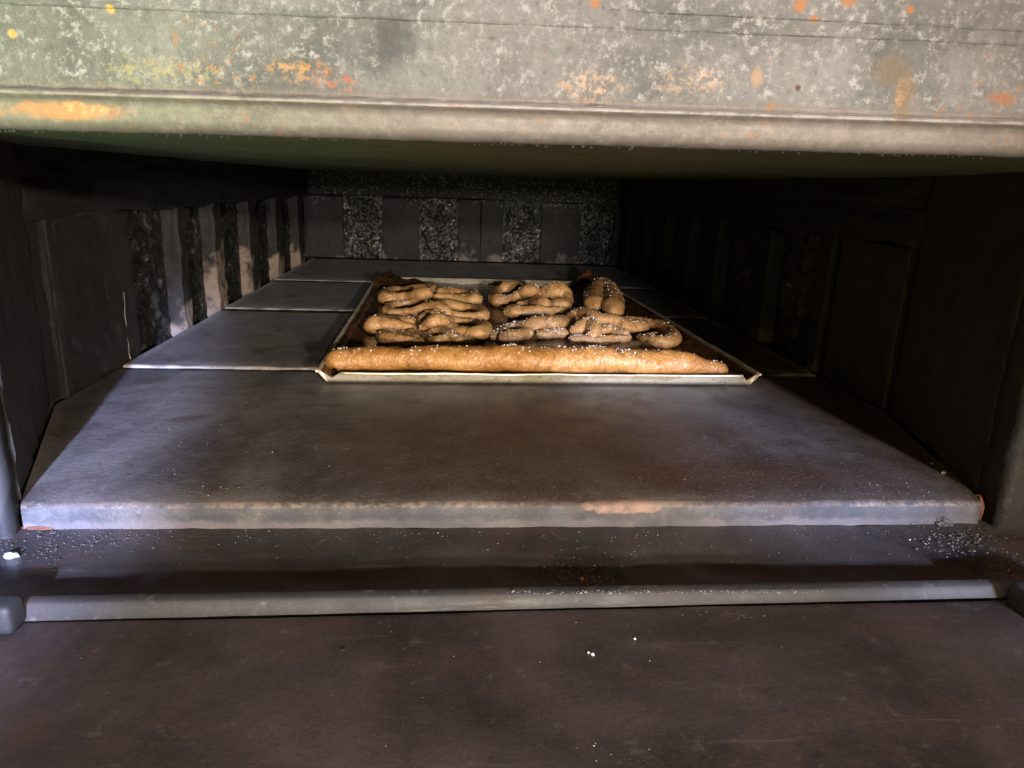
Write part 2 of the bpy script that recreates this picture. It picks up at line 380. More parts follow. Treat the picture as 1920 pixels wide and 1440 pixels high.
# latch at the lower left: a rounded cast lug with a lighter end
lp = at(14, 1165, -.223)
lug = empty('door_lug', lp); tag(lug, 'rounded grey cast lug at the left end of the bar', 'door hinge')
bm = box_bm(-.07, .0062, -.0075, .0072, -.004, .012, .0034, 3, .0006, 3, 4); obj('lug_body', bm, M['jamb'], lug)
bm = box_bm(-.03, -.0015, -.0125, -.0078, -.0035, .0045, .0015, 2, .0003, 4, 3); obj('lug_end', bm, M['bar'], lug)
rp = at(1925, 1140, -.223)
lug2 = empty('door_lug', rp); tag(lug2, 'dark cast lug just at the right end of the bar', 'door hinge')
obj('lug_body', box_bm(-.006, .05, -.009, .010, -.004, .012, .003, 3, .0006, 6, 4), M['jamb'], lug2)

# ------------------------------------------------------------------ jambs beside the mouth
def jamb(pts, z0, z1, seed, ny=30):
    """vertical wall through ground points pts (x,y)"""
    bm = bmesh.new(); rows = []
    P = [];
    for (a, b) in zip(pts, pts[1:]):
        k = max(1, int(((a[0]-b[0])**2+(a[1]-b[1])**2)**.5/.006))
        P += [(a[0]+(b[0]-a[0])*i/k, a[1]+(b[1]-a[1])*i/k) for i in range(k)]
    P.append(pts[-1])
    for j in range(ny+1):
        z = z0+(z1-z0)*j/ny
        rows.append([bm.verts.new(Vector((x, y, z))+Vector((fb((x, y, z), 35, 4, seed), fb((x, y, z), 35, 4, seed+1), 0))*.0018) for x, y in P])
    for a, b in zip(rows, rows[1:]):
        for i in range(len(P)-1): bm.faces.new((a[i], a[i+1], b[i+1], b[i]))
    return bm
jl = obj('mouth_jamb', jamb([(-.60, .4335), (-.2755, .4335), (-.2755, .4475), (-.33, .4475)], -.2285, .05, 11), M['jamb'])
tag(jl, 'grey metal jamb at the left side of the oven mouth', 'jamb')
jr = obj('mouth_jamb', jamb([(.50, .465), (.398, .465), (.398, .4475), (.399, .440), (.75, .440)], -.2285, .05, 15), M['soot'])  # coloured darker than the left jamb to stand for shade on this side
tag(jr, 'dark metal jamb at the right side of the oven mouth', 'jamb')

# ------------------------------------------------------------------ side walls: projecting upright bricks with crusted recesses between
def wall(name, label, s, X, bricks, recs, mat_b, splay):
    root = tag(empty(name), kind='structure', label=label)
    dx = .024*s
    def ux(u): return X+u*s       # u>0 goes into the wall
    for k, (y0, y1, du) in enumerate(bricks):
        a, b = ux(-.0+du), ux(.06); bm = box_bm(min(a, b), max(a, b), y0, y1, -.235, ZT-.001+random.uniform(-.003, .002), .0018, 12, .0034, 20+k)
        obj('brick', bm, M['soot'] if k == 0 else mat_b, root)
    for k, (y0, y1, du) in enumerate(recs):
        n = int((y1-y0)/.0035)
        P = (ux(du), y0, -.2075) if s > 0 else (ux(du), y0, -.2075)
        sd = 40+k+(0 if s > 0 else 20)
        def fn(c, a, b, sd=sd):
            e = min(1, 8*min(a, 1-a)) ; return (.35+fb(c, 80, 5, sd))*.0065*e*(1 if s < 0 else -1)
        P = (P[0], P[1], -.235); bm = grid_bm(P, (0, y1-y0, 0), (0, 0, ZT+.235), n, 50, fn)
        obj('crusted_panel', bm, M['crust_side'], root)
    a, b = ux(.0), ux(.07)
    obj('header_course', box_bm(min(a, b), max(a, b), splay[1][1], YB+.05, ZT-.0035, ZC+.012, .004, 40, .006, 60), M['head'], root)
    a, b = ux(.036), ux(.07)
    obj('backing', box_bm(min(a, b), max(a, b), .475, YB+.05, -.26, ZC+.02, 0), M['dark'], root)
    # splayed block beside the mouth
    (x0, y0), (x1, y1) = splay
    bm = jamb([(x0-.05, y0-.004), (x0, y0), (x1, y1), (x1-.05*(-s), y1+.0)] if s < 0 else [(x1+.05, y1), (x1, y1), (x0, y0), (x0+.05, y0-.004)], -.209, ZC+.01, 70)
    obj('splayed_block', bm, M['soot'], root)
    a, b = ux(.0035), ux(.05)
    gp = jamb([(x1+s*.05, y1+.001), (a, y1+.001), (a, y1+.0265)] if s > 0 else [(a, y1+.0265), (a, y1+.001), (x1-.05, y1+.001)], -.209, ZC+.01, 73)
    obj('joint_shade', gp, M['dark'], root)  # dark sheet set in the gap in place of its shade
    return root
L = [(.690, .862, .0), (1.012, 1.041, 0), (1.160, 1.203, -.001), (1.365, 1.419, .001), (1.568, 1.628, 0), (1.79, 1.845, -.001)]
LR = [(.862, 1.012, .022), (1.041, 1.16, .021), (1.203, 1.365, .022), (1.419, 1.568, .02), (1.628, 1.79, .022), (1.845, YB+.02, .02)]
wall('left_wall', 'sooty left oven wall of upright bricks and crusted recesses', -1, XL, L, LR, M['brick'], ((-.2765, .452), (-.361, .655)))
# crusted skin over the first brick on the left
def crustskin(c, a, b): return max(0, .25+fb(c, 60, 5, 91))*.004*min(1, 6*min(a, 1-a, b, 1-b))+.0004
obj('crust_skin', grid_bm((XL-.0005, .80, -.2065), (0, -.115, 0), (0, 0, .165), 40, 56, crustskin), M['jamb'], bpy.data.objects['left_wall'])
bl_ = bpy.data.objects['left_wall']
jp = jamb([(XL+.0022, .8235), (XL+.0022, .8250)], -.2065, -.13, 75); obj('mortar_line', jp, M['crumb'], bl_)
Rr = [(.672, .80, .001), (.818, .842, 0), (.985, 1.019, 0), (1.185, 1.222, 0), (1.33, 1.369, 0), (1.49, 1.53, 0), (1.645, 1.70, 0), (1.82, 1.87, 0)]
RR = [(.842, .985, .022), (1.019, 1.185, .022), (1.222, 1.33, .02), (1.369, 1.49, .021), (1.53, 1.645, .022), (1.70, 1.82, .02), (1.87, YB+.02, .02)]
wall('right_wall', 'dark right oven wall of upright bricks lost in shadow', 1, XR, Rr, RR, M['brick_shade'], ((.3985, .467), (.446, .655)))
# ------------------------------------------------------------------ back wall
bw = tag(empty('back_wall'), kind='structure', label='back oven wall with four crusted dark recesses between smooth bricks')
edges = [(-.278, -.178), (-.082, .022), (.140, .243), (.350, .440)]
xs = XL-.02
for k, (a, b) in enumerate(edges+[(XR+.02, None)]):
    if a-xs > .004:
        w0 = (xs+a)/2 if (k in (1, 2)) else None
        segs = [(xs, w0-.0006), (w0+.0006, a)] if k == 2 else [(xs, a)]
        for (p, q) in segs: obj('brick', box_bm(p, q, YB, YB+.06, -.202, ZT-.001+random.uniform(-.002, .002), .0015, 3, .0015, 80+k), M['back'], bw)
    if b is None: break
    def fn(c, u, v, sd=k): e = min(1, 8*min(u, 1-u)); return (.4+fb(c, 75, 5, 100+sd))*.010*e
    obj('crusted_panel', grid_bm((a, YB+.012, -.202), (b-a, 0, 0), (0, 0, ZT+.202), 34, 46, fn), M['crust'], bw); xs = b
obj('header_course', box_bm(XL-.05, XR+.05, YB-.002, YB+.06, ZT+.0015, ZC+.012, .0015, 5, .004, 61), M['back'], bw)
obj('backing', box_bm(XL-.08, XR+.08, YB+.045, YB+.08, -.26, ZC+.02, 0), M['dark'], bw)

# ------------------------------------------------------------------ ceiling
def cfn(c, a, b): return -(fb(c, 10, 4, 31)*.0012)
ce = obj('ceiling', grid_bm((-.5, .322, ZC+.0005), (1.1, 0, .004), (0, YB-.28, -.001), 120, 120, cfn), M['ceil'])
tag(ce, 'low smooth dark ceiling of the oven', kind='structure')

# ------------------------------------------------------------------ steel lintel above the mouth
LT = .0135  # tilt
def lz(x, y): # local coordinates on the lintel face for a photo pixel
    p = atY(x, y, .30); q = Matrix.Rotation(LT, 4, 'Y') @ p; return q
marks = []
def mk(x, y, rx, ry, col, amt=.9):
    p = lz(x, y); k = .30/1290
    marks.append(((p.x, p.y, p.z), (rx*k, .03, ry*k), col, amt))
OR = (.24, .10, .03)
mk(735, 75, 34, 40, (.045, .046, .048), .85)
mk(125, 208, 78, 12, (.30, .135, .055), .80); mk(120, 207, 76, 12, (.42, .13, .03), .74); mk(150, 204, 60, 8, (.36, .24, .12), .7)
mk(1670, 135, 34, 24, (.10, .078, .045), .85); mk(1695, 185, 16, 42, (.13, .09, .05), .8); mk(1688, 180, 12, 22, (.30, .16, .07), .7)
mk(1880, 185, 24, 10, (.24, .10, .035), .8); mk(1420, 145, 10, 14, (.26, .18, .11), .8)
mk(600, 140, 26, 16, (.34, .13, .04), .75); mk(545, 130, 34, 18, (.36, .20, .07), .7); mk(640, 155, 22, 12, (.32, .09, .03), .75)
mk(300, 130, 90, 20, (.26, .22, .09), .6); mk(24, 63, 6, 6, (.42, .25, .06)); mk(208, 18, 6, 6, (.42, .25, .06))
mk(1450, 200, 14, 8, OR, .7); mk(1092, 186, 10, 8, OR, .7); mk(1500, 10, 10, 10, OR); mk(1116, 5, 9, 8, OR); mk(1590, 3, 14, 8, OR, .8); mk(1705, 19, 6, 6, OR); mk(1525, 35, 8, 5, OR)
mk(855, 205, 14, 7, OR, .35); mk(650, 207, 14, 7, OR, .35); mk(1497, 164, 5, 5, (.05, .03, .02), 1); mk(1300, 150, 60, 22, (.55, .36, .20), .35); mk(1110, 160, 50, 22, (.55, .36, .20), .4)
M['lintel'] = mat_lintel(marks)
lin = empty('lintel', (0, 0, 0), (0, -LT, 0)); tag(lin, 'mottled galvanised steel lintel with rust flecks across the top of the oven mouth', 'lintel')
zl = .0285; yf = .30
pf = [(yf, .30), (yf, .16)]
z = .16
while z > zl+.003:
    z -= .0022; d = 0
    pf.append((yf, z))
pf += [(yf-.0002, zl+.0022), (yf-.0004, zl+.0014)]
lf = obj('face_sheet', sweep_x(pf, -.62, .62, 420, .0007, 21, freq=90), M['lintel'], lin)
lipp = [(yf+.001, zl+.0016), (yf-.0016, zl+.0015), (yf-.0032, zl+.0009), (yf-.0036, zl+.0001), (yf-.0032, zl-.0006), (yf-.0022, zl-.0012), (yf-.0012, zl-.0022), (yf-.0008, zl-.0045), (yf-.0006, zl-.0080), (yf+.0002, zl-.0105), (yf+.0022, zl-.0122), (yf+.006, zl-.0128), (yf+.016, zl-.0124), (yf+.030, zl-.0110)]
lb = obj('rolled_lip', sweep_x(lipp, -.62, .62, 420, .0003, 22, freq=120), M['lintel'], lin)
# two long scored lines: thin raised creases high on the sheet
for (xa, ya_, xb, yb_) in ((-200, -4, 2100, 90), (1130, 16, 2100, 66)):
    a, b = lz(xa, ya_), lz(xb, yb_); n = 200; bm = bmesh.new(); rr = []
    for i in range(n+1):
        p = a+(b-a)*i/n; wv = fb((p.x, 0, 0), 60, 4, 5)*.0003; h = .0009*(.55+.45*fb((p.x, 1, 0), 14, 3, 6))
        rr.append([bm.verts.new((p.x, yf-.0001, p.z+wv+dz)) if k in (0, 2) else bm.verts.new((p.x, yf-.0004-h, p.z+wv+dz)) for k, dz in ((0, .0016), (1, -.0002), (2, -.0007))])
    for p, q in zip(rr, rr[1:]):
        for k in range(2): bm.faces.new((p[k], q[k], q[k+1], p[k+1]))
    obj('crease', bm, M['lintel'], lin)
# crumbly soot drips hanging under the lip
bm = bmesh.new()
def lump(bm, p, r, seed, sub=1, jag=.5, sq=(1, 1, 1)):
    g = bmesh.ops.create_icosphere(bm, subdivisions=sub, radius=1)
    rot = Matrix.Rotation(seed*1.3, 3, Vector((math.sin(seed), math.cos(seed*2), .4)).normalized())
    for v in g['verts']:
        q = rot @ (v.co.copy()); k = 1+jag*noise.noise(q*(1.7 if sub > 1 else 9.3)+Vector((seed*3.1, seed, 0)))*(1 if sub > 1 else 1.3)
        v.co = Vector((q.x*sq[0], q.y*sq[1], q.z*sq[2]))*r*k+Vector(p)
rnd = random.Random(3)
for i in range(420):
    x = rnd.uniform(-.3, .4); cl = fb((x, 0, 0), 18, 3, 77)
    if rnd.random() > .35+cl: continue
    lump(bm, (x, yf+.003+rnd.uniform(0, .008), zl-.0128-rnd.uniform(0, .0006)), rnd.uniform(.0002, .0006), i, 1, .9)
tag(obj('soot_drips', bm, M['sootdrip'], lin, False), kind='stuff')

# ------------------------------------------------------------------ baking sheet
ZP = ZH+.0030
A = at(606, 717, ZP); B = at(1403, 720, ZP); Cc = at(716, 534, ZP); D = at(1124, 538, ZP)
x0, x1 = (A.x+Cc.x)/2, (B.x+D.x)/2; y0 = (A.y+B.y)/2; y1 = 1.500
sheet = empty('baking_sheet', ((x0+x1)/2, (y0+y1)/2, ZP), (0, 0, math.atan2(B.y-A.y, B.x-A.x)*.6))
tag(sheet, 'shallow metal baking sheet lined with scorched paper and loaded with pretzels', 'baking sheet')
hw, hd = (x1-x0)/2, (y1-y0)/2; fl, hh = .009, .0125
obj('pan_base', box_bm(-hw, hw, -hd, hd, 0, .0012, .0004), M['pan'], sheet)
def rim(P0, P1, out, mitre, seed):
    """flared wall from base line P0-P1 outwards, rolled edge, ends cut back by mitre"""
    P0, P1, out = Vector(P0), Vector(P1), Vector(out); d = (P1-P0).normalized(); n = 90; bm = bmesh.new(); rows = []
    pr = [(0, .0002, 0), (.35, .35, .35), (.7, .7, .7), (1, 1, 1), (1.08, 1.05, 1), (1.17, 1.04, 1), (1.2, .97, 1), (1.14, .90, 1), (1.03, .88, 1)]
    for i in range(n+1):
        t = i/n; row = []
        for (o, h, m) in pr:
            a = P0+d*mitre[0]*m; b = P1-d*mitre[1]*m
            p = a+(b-a)*t+out*fl*o+Vector((0, 0, hh*h))
            p += out*fb(p, 25, 3, seed)*.0008*h; p.z += fb(p, 18, 3, seed+1)*.0007*h
            row.append(bm.verts.new(p))
        rows.append(row)
    for r0, r1 in zip(rows, rows[1:]):
        for k in range(len(pr)-1): bm.faces.new((r0[k], r1[k], r1[k+1], r0[k+1]))
    return bm
def solid(o, t):
    m = o.modifiers.new('thickness', 'SOLIDIFY'); m.thickness = t; m.offset = 0
solid(obj('rim', rim((-hw, -hd, 0), (hw, -hd, 0), (0, -1, 0), (.016, .014), 1), M['pan'], sheet), .0009)
solid(obj('rim', rim((hw, -hd, 0), (hw, hd, 0), (1, 0, 0), (-.002, -.006), 2), M['pan'], sheet), .0009)
solid(obj('rim', rim((hw, hd, 0), (-hw, hd, 0), (0, 1, 0), (-.006, -.006), 3), M['pan'], sheet), .0009)
solid(obj('rim', rim((-hw, hd, 0), (-hw, -hd, 0), (-1, 0, 0), (-.006, -.002), 4), M['pan'], sheet), .0009)
# small folded gussets closing the two front corners
for s in (-1, 1):
    bm = bmesh.new(); v = [bm.verts.new(p) for p in ((s*hw, -hd, .0003), (s*(hw-.015), -hd-fl*.98, hh*.98), (s*(hw-.006), -hd-fl*.3, hh*.35), (s*(hw+fl*.95), -hd+.003, hh*.95))]
    bm.faces.new((v[0], v[2], v[1])); bm.faces.new((v[0], v[3], v[2]))
    solid(obj('corner_fold', bm, M['pan'], sheet, False), .0008)

# scorched paper liner with curled back corners
def liner():
    bm = bmesh.new(); nx, ny = 110, 150; g = []
    w_, d_ = hw+.004, hd+.004
    for j in range(ny+1):
        row = []
        for i in range(nx+1):
            a, b = -1+2*i/nx, -1+2*j/ny; x, y = a*w_, b*d_
            z = .0030+.0012*fb((x, y, 0), 22, 4, 51)
            e = max(0, (abs(a)-.955)/.045); z += e*e*.009
            e = max(0, (b-.985)/.015); z += e*e*.001
            e = max(0, (-b-.985)/.015); z += e*e*.004
            kl = max(0, 1-math.hypot((a+1)*1.3, (b-1)*2.6)/.75)
            z += kl**1.3*(.020+.016*fb((x, y, 0), 34, 4, 52)); y += kl*.004
            kr = max(0, 1-math.hypot((a-.86)*2.2, (b-1)*2.4)/.55)
            z += kr**1.2*(.026+.022*fb((x, y, 0), 40, 4, 53))
            y += fb((x, 0, 3), 30, 4, 54)*.004*(b > .9); x += fb((0, y, 3), 22, 4, 55)*.003*(abs(a) > .93)
            row.append(bm.verts.new((x, y, z)))
        g.append(row)
    for j in range(ny):
        for i in range(nx): bm.faces.new((g[j][i], g[j][i+1], g[j+1][i+1], g[j+1][i]))
    return bm
paper = obj('baking_paper', liner(), M['paper']); paper.matrix_world = Matrix.Translation(sheet.location) @ Matrix.Rotation(sheet.rotation_euler.z, 4, 'Z')
solid(paper, .0003)
tag(paper, 'dark scorched baking paper lining the sheet and curling up at its back corners', 'baking paper')
ZD = ZP+.0042     # resting height of the dough

# ------------------------------------------------------------------ dough
def catmull(P, n):
    out = []; P = [Vector(p) for p in P]
    Q = [P[0]*2-P[1]]+P+[P[-1]*2-P[-2]]
    for i in range(1, len(Q)-2):
        for k in range(n):
            t = k/n; a, b, c, d = Q[i-1], Q[i], Q[i+1], Q[i+2]
            out.append(.5*((2*b)+(c-a)*t+(2*a-5*b+4*c-d)*t*t+(3*b-a-3*c+d)*t**3))
    out.append(P[-1]); return out
def tube(path, rads, nseg=20, seed=0, lump_=.10, flat=.86, twist=0.0):
    bm = bmesh.new(); rings = []; n = len(path); tw = 0
    for i, p in enumerate(path):
        t = (path[min(i+1, n-1)]-path[max(i-1, 0)]).normalized()
        s = t.cross(Vector((0, 0, 1))).normalized(); u = s.cross(t).normalized()
        ring = []; tw += twist
        for k in range(nseg):
            a = 2*PI*k/nseg
            ca, sa = math.cos(a), math.sin(a)
            pp = p+(s*ca+u*sa)*rads[i]
            r = rads[i]*(1+lump_*fb(pp, 70, 4, seed)+.06*math.cos(2*(a+tw)))-.0011*max(0, .28-abs(fb((pp.x*1.1, pp.y*.85, pp.z*.85), 90, 3, seed+9)))*(2.8 if seed < 80 else 1.0)
            q = p+s*ca*r+u*sa*r*(flat if sa > 0 else flat*.9)
            ring.append(bm.verts.new(q))
        rings.append(ring)
    for a, b in zip(rings, rings[1:]):
        for k in range(nseg): bm.faces.new((a[k], a[(k+1) % nseg], b[(k+1) % nseg], b[k]))
    bm.faces.new(rings[0][::-1]); bm.faces.new(rings[-1]); bmesh.ops.recalc_face_normals(bm, faces=bm.faces[:])
    return bm
def grains(me, count, seed, name, parent, mat, size=(.0007, .0014), nz=.35, centre=None, spread=.03):
    rr = random.Random(seed); bm = bmesh.new(); polys = [p for p in me.polygons if p.normal.z > nz]
    cl = [rr.choice(polys).center.copy() for _ in range(max(2, count//22))]
    made = 0; tries = 0
    while made < count and tries < count*60:
        tries += 1; p = rr.choice(polys); c = p.center
        if rr.random() > .09 and min((c-q).length for q in cl) > spread*rr.random(): continue
        r = rr.uniform(*size); vs = [me.vertices[i].co for i in p.vertices]; q = vs[0]*rr.random(); 
        u, v = rr.random(), rr.random(); q = (vs[0]*(1-u)+vs[1]*u)*(1-v)+(vs[min(3, len(vs)-1)]*(1-u)+vs[2]*u)*v
        lump(bm, q+p.normal*r*.45, r, seed+made, 1, .7, (1, 1, .8)); made += 1
    return tag(obj(name, bm, mat, parent, False), kind='stuff')
G = 'twisted pretzels on the baking sheet'
def ZA(u, v): return (680+u/7.385, 520+v/7.385)
def ZB(u, v): return (900+u/9.6, 510+v/9.6)
def ZC_(u, v): return (1020+u/6.4, 510+v/6.4)
def strand_path(tr, pts, rpx, seed):
    rpx = rpx*1.50
    """a rope of dough laid along points (u, v, lift in radii, width factor) at the height where it rests"""
    out = []
    for p in pts:
        x, y = tr(p[0], p[1]); lift = p[2] if len(p) > 2 else 0; k = p[3] if len(p) > 3 else 1
        q = at(x, y, ZD+.010); r = rpx*k*q.y/FPX; q = at(x, y, ZD+r*.85+lift*r); out.append((q, r))
    return out
def join_bm(dst, src):
    me = bpy.data.meshes.new('tmp'); src.to_mesh(me); src.free(); dst.from_mesh(me); bpy.data.meshes.remove(me)
def pretzel(label, tr, strands, seed, mat, grain, gsz=(.00045, .0011)):
    paths = [strand_path(tr, pts, rpx, seed) for rpx, pts in strands]
    allp = [q for P_ in paths for q, r in P_]; c = sum(allp, Vector())/len(allp); c.z = ZD
    root = empty('pretzel', c); tag(root, label, 'pretzel', G); bm = bmesh.new()
    for k, P_ in enumerate(paths):
        path = catmull([q-c for q, r in P_], 10); rr_ = catmull([Vector((r, 0, 0)) for q, r in P_], 10); n = len(path); rads = []
        L_ = sum((a-b).length for a, b in zip(path, path[1:])); s_ = 0
        for i_ in range(n):
            if i_: s_ += (path[i_]-path[i_-1]).length
            r = rr_[i_].x; e = min(s_, L_-s_)/(r*1.1); rads.append(r*(math.sqrt(max(.04, 1-(1-e)**2)) if e < 1 else 1))
        join_bm(bm, tube(path, rads, 22, seed+k*3, .16, .95, .05))
    o = obj('dough_strand', bm, mat, root)
    grains(o.data, grain, seed, 'sugar_grains', root, M['sugar'], size=gsz)
    return root
pretzel('broad pale twisted pretzel at the back left corner of the sheet', ZA, [
  (8.6, [(960, 215, 1.0, 1.05), (820, 240, .8, 1.1), (640, 285, .3, .95), (460, 300, 0, 1), (330, 290, 0, 1.05), (300, 240, 0, .95), (400, 190, 0, .8), (560, 180, .2, .7), (740, 160, .3, .7), (900, 150, .3, .7), (1010, 190, .3, .8)]),
  (7.6, [(1050, 215, .6, .9), (1180, 195, .4, .9), (1350, 215, .1, .8), (1500, 240, 0, 1), (1570, 305, 0, 1.15), (1450, 310, 0, 1), (1250, 285, .2, .8), (1080, 275, .5, .75), (960, 300, .1, .8)])], 11, M['dough'], 40)
pretzel('second pretzel from the back in the left column, lying flat with two open loops', ZA, [
  (7.6, [(1190, 560, .1, .8), (1180, 490, .8, .95), (1080, 430, 1.1, 1.05), (930, 420, .9, 1.05), (780, 465, .5, .95), (600, 500, .1, .9), (420, 500, 0, .95), (335, 460, 0, .9), (400, 405, 0, .8), (520, 385, .1, .7), (620, 370, .3, .7), (740, 350, .3, .75), (900, 345, .3, .7)]),
  (7.4, [(1000, 345, .2, .7), (1180, 375, .5, .9), (1350, 410, .2, .85), (1500, 425, 0, .7), (1640, 450, 0, 1.0), (1670, 530, 0, 1.1), (1540, 545, 0, .95), (1380, 540, .2, .8), (1250, 520, .5, .8), (1120, 500, .3, .8)])], 16, M['dough'], 60)
pretzel('widest twisted pretzel, third from the back in the left column, with a fat left loop', ZA, [
  (11.5, [(760, 715, .0, .5), (620, 690, .1, .62), (440, 675, .1, .78), (260, 670, 0, 1.0), (150, 660, 0, 1.08), (180, 600, 0, .8), (320, 570, .1, .5), (480, 585, .3, .55), (620, 610, .5, .62), (730, 610, .5, .6)]),
  (9.0, [(800, 745, 0, .7), (860, 690, .5, .8), (960, 620, 1.0, 1.0), (1070, 600, 1.1, 1.0), (1160, 660, .7, .85), (1290, 730, .3, .9), (1450, 770, .1, 1.05), (1620, 770, .1, 1.25), (1690, 700, .1, 1.1), (1580, 640, 0, .7), (1420, 630, 0, .7), (1280, 610, .1, .7), (1180, 560, .5, .65)]),
  (6, [(780, 600, .2), (860, 540, .9), (980, 500, 1.2), (1090, 520, 1.0), (1180, 600, .6), (1300, 650, .1)])], 21, M['dough'], 70)
pretzel('brown twisted pretzel tucked right behind the left half of the long breadstick', ZA, [
  (9.0, [(860, 905, .2, .6), (720, 900, .3, .8), (520, 880, .2, 1.0), (340, 850, .1, 1.1), (260, 820, 0, .9), (330, 770, 0, .6), (500, 760, .1, .5), (640, 800, .4, .6), (770, 860, .4, .6)]),
  (7.4, [(640, 745, .1, .7), (800, 780, .2, .8), (880, 840, .3, .8), (1000, 880, .6, .85), (1120, 860, .8, .9), (1200, 900, .3, .8)]),
  (7.4, [(880, 830, .2, .7), (980, 760, .5, .8), (1100, 740, .8, .9), (1200, 800, .6, 1), (1320, 870, .2, 1), (1450, 880, 0, .9), (1560, 900, 0, .7)])], 26, M['dough2'], 70)
pretzel('pretzel with sugar on its curled left loop at the back of the middle column', ZB, [
  (9.0, [(990, 330, 1.1, .9), (880, 345, 1.0, 1.0), (740, 410, .6, .85), (580, 490, .2, .75), (420, 530, 0, .95), (300, 500, 0, 1.0), (265, 420, 0, .9), (340, 340, .2, .8), (480, 290, .5, .9), (640, 270, .6, .8), (740, 280, .5, .6)]),
  (9.4, [(1080, 400, .3, .8), (1200, 350, .8, 1.0), (1380, 340, .8, 1.15), (1510, 410, .5, 1.1), (1560, 520, .2, .95), (1500, 620, 0, .9)]),
  (6.6, [(880, 470, .1), (1050, 470, .4), (1220, 500, .5), (1400, 500, .3), (1500, 470, .2)])], 31, M['dough'], 150)
pretzel('compact folded pretzel with a small knob, in the middle column', ZB, [
  (9.4, [(1540, 680, .2, .8), (1400, 715, .2, .8), (1180, 730, .2, .95), (930, 735, .2, 1), (700, 740, .1, 1.05), (530, 730, 0, 1.0), (450, 780, -.1, .7)]),
  (6.2, [(650, 585, .8, 1.0), (760, 600, .9, .9), (880, 615, .8, .6), (980, 635, .6, .4)]),
  (9.0, [(960, 610, .2, .8), (1080, 570, .7, 1.0), (1190, 610, .6, .95), (1290, 650, .3, .6)]),
  (8.4, [(1260, 600, .5, .8), (1380, 580, .7, 1), (1500, 610, .5, 1.1), (1560, 680, .1, .9)]),
  (6.5, [(1120, 520, .1), (900, 560, 0), (700, 640, 0), (520, 680, 0)])], 36, M['dough'], 40)
pretzel('sugared pretzel just behind the middle of the long breadstick', ZB, [
  (11.5, [(1500, 880, .3, .8), (1380, 920, .3, 1.0), (1180, 945, .2, 1.05), (980, 960, .2, 1.0), (800, 985, .1, .8), (620, 990, 0, .6), (480, 1030, 0, .6), (340, 1110, 0, .65), (210, 1180, 0, .5)]),
  (8, [(330, 1190, 0, .7), (480, 1160, .2), (650, 1150, .3), (820, 1110, .2), (960, 1120, .0)]),
  (7, [(1000, 1130, .0), (1200, 1120, .1), (1400, 1110, 0), (1600, 1120, 0)])], 41, M['dough2'], 170)
pretzel('large pretzel at the right with a big sugared knot, behind the breadstick', ZC_, [
  (8.2, [(220, 670, 0, .8), (290, 580, .4, .9), (390, 510, .9, .9), (520, 500, 1.3, 1.0), (640, 560, 1.2, 1.0), (780, 590, .8, 1.1), (900, 610, .5, 1.15), (1020, 660, .2, 1.2), (1160, 660, .1, 1.15), (1220, 640, 0, .8)]),
  (9.5, [(300, 715, .1, .8), (420, 680, .4, 1.0), (540, 640, .6, 1.1), (600, 670, .6, 1.1), (600, 740, .3, 1.0), (500, 775, .1, .8)]),
  (8.0, [(880, 590, .1, .8), (1060, 590, .2, .8), (1220, 610, .2, .85), (1390, 650, .1, 1.0), (1520, 720, .1, 1.1), (1560, 800, .1, 1.25), (1450, 840, .1, 1.25), (1300, 825, .1, 1.1), (1150, 800, 0, .8)]),
  (3.6, [(1110, 790, 1.0), (1220, 765, 1.5), (1330, 752, 1.6), (1415, 745, 1.2)]),
  (7.0, [(650, 720, .2), (780, 680, .5), (900, 720, .3), (1010, 770, .1)]),
  (5.5, [(300, 800, 0), (460, 795, .2), (650, 810, .1), (860, 800, 0), (1050, 800, 0)])], 46, M['dough'], 240)
# curved roll at the back right
def roll(name, label, pts, rfun, seed, mat, grain, cat, n=14, group=None, nseg=24, gsize=(.00045, .0011), lump_=.12, spread=.03, nz=.35):
    c = sum((Vector(p) for p in pts), Vector())/len(pts); c.z = ZD
    root = empty(name, c); tag(root, label, cat, group)
    path = catmull([Vector(p)-c for p in pts], n); m = len(path)
    rads = [rfun(i/(m-1)) for i in range(m)]
    for q, w_ in zip(path, rads): q.z = max(q.z, w_*.8)
    o = obj('dough_strand', tube(path, rads, nseg, seed, lump_, .92, .03), mat, root)
    grains(o.data, grain, seed, 'sugar_grains', root, M['sugar'], size=gsize, spread=spread, nz=nz); return root
def endcap(t, a=.03): 
    e = min(t, 1-t); return math.sqrt(max(.02, 1-((a-e)/a)**2)) if e < a else 1
z = ZD+.013
pts = [at(1119, 577, z), at(1116, 566, z), at(1119, 553, z+.001), at(1130, 543, z+.003), at(1141, 553, z+.002), at(1149, 568, z), at(1150, 586, z)]
roll('curved_roll', 'dark curved bread roll bent like a horseshoe at the back right corner of the sheet', pts, lambda t: .0208*(.86+.2*math.sin(PI*t))*endcap(t, .06), 71, M['dough2'], 70, 'bread roll')
# long breadstick along the front
p0, p1 = at(619, 675, ZD+.010), at(1350, 684, ZD+.008); m = []
N = 16
for i in range(N+1):
    t = i/N; q = p0.lerp(p1, t); q.y = .771+.010*math.sin(t*5+.6)*.4+(.006*(t-.5)); m.append(q)
def rs(t):
    r = .0133+.0040*min(1, max(0, t/.45))**.8
    if t > .78: r = .0173-.0075*((t-.78)/.22)**1.2
    r += .0007*math.sin(t*31)+.0005*math.sin(t*57+1)
    return r*endcap(t, .022)
for q, t in zip(m, [i/N for i in range(N+1)]): q.z = ZD+rs(t)*.85
stick = roll('breadstick', 'long glazed golden breadstick lying along the front edge of the sheet', m, rs, 81, M['stick'], 200, 'breadstick', n=26, nseg=48, lump_=.09, nz=.55, spread=.022)

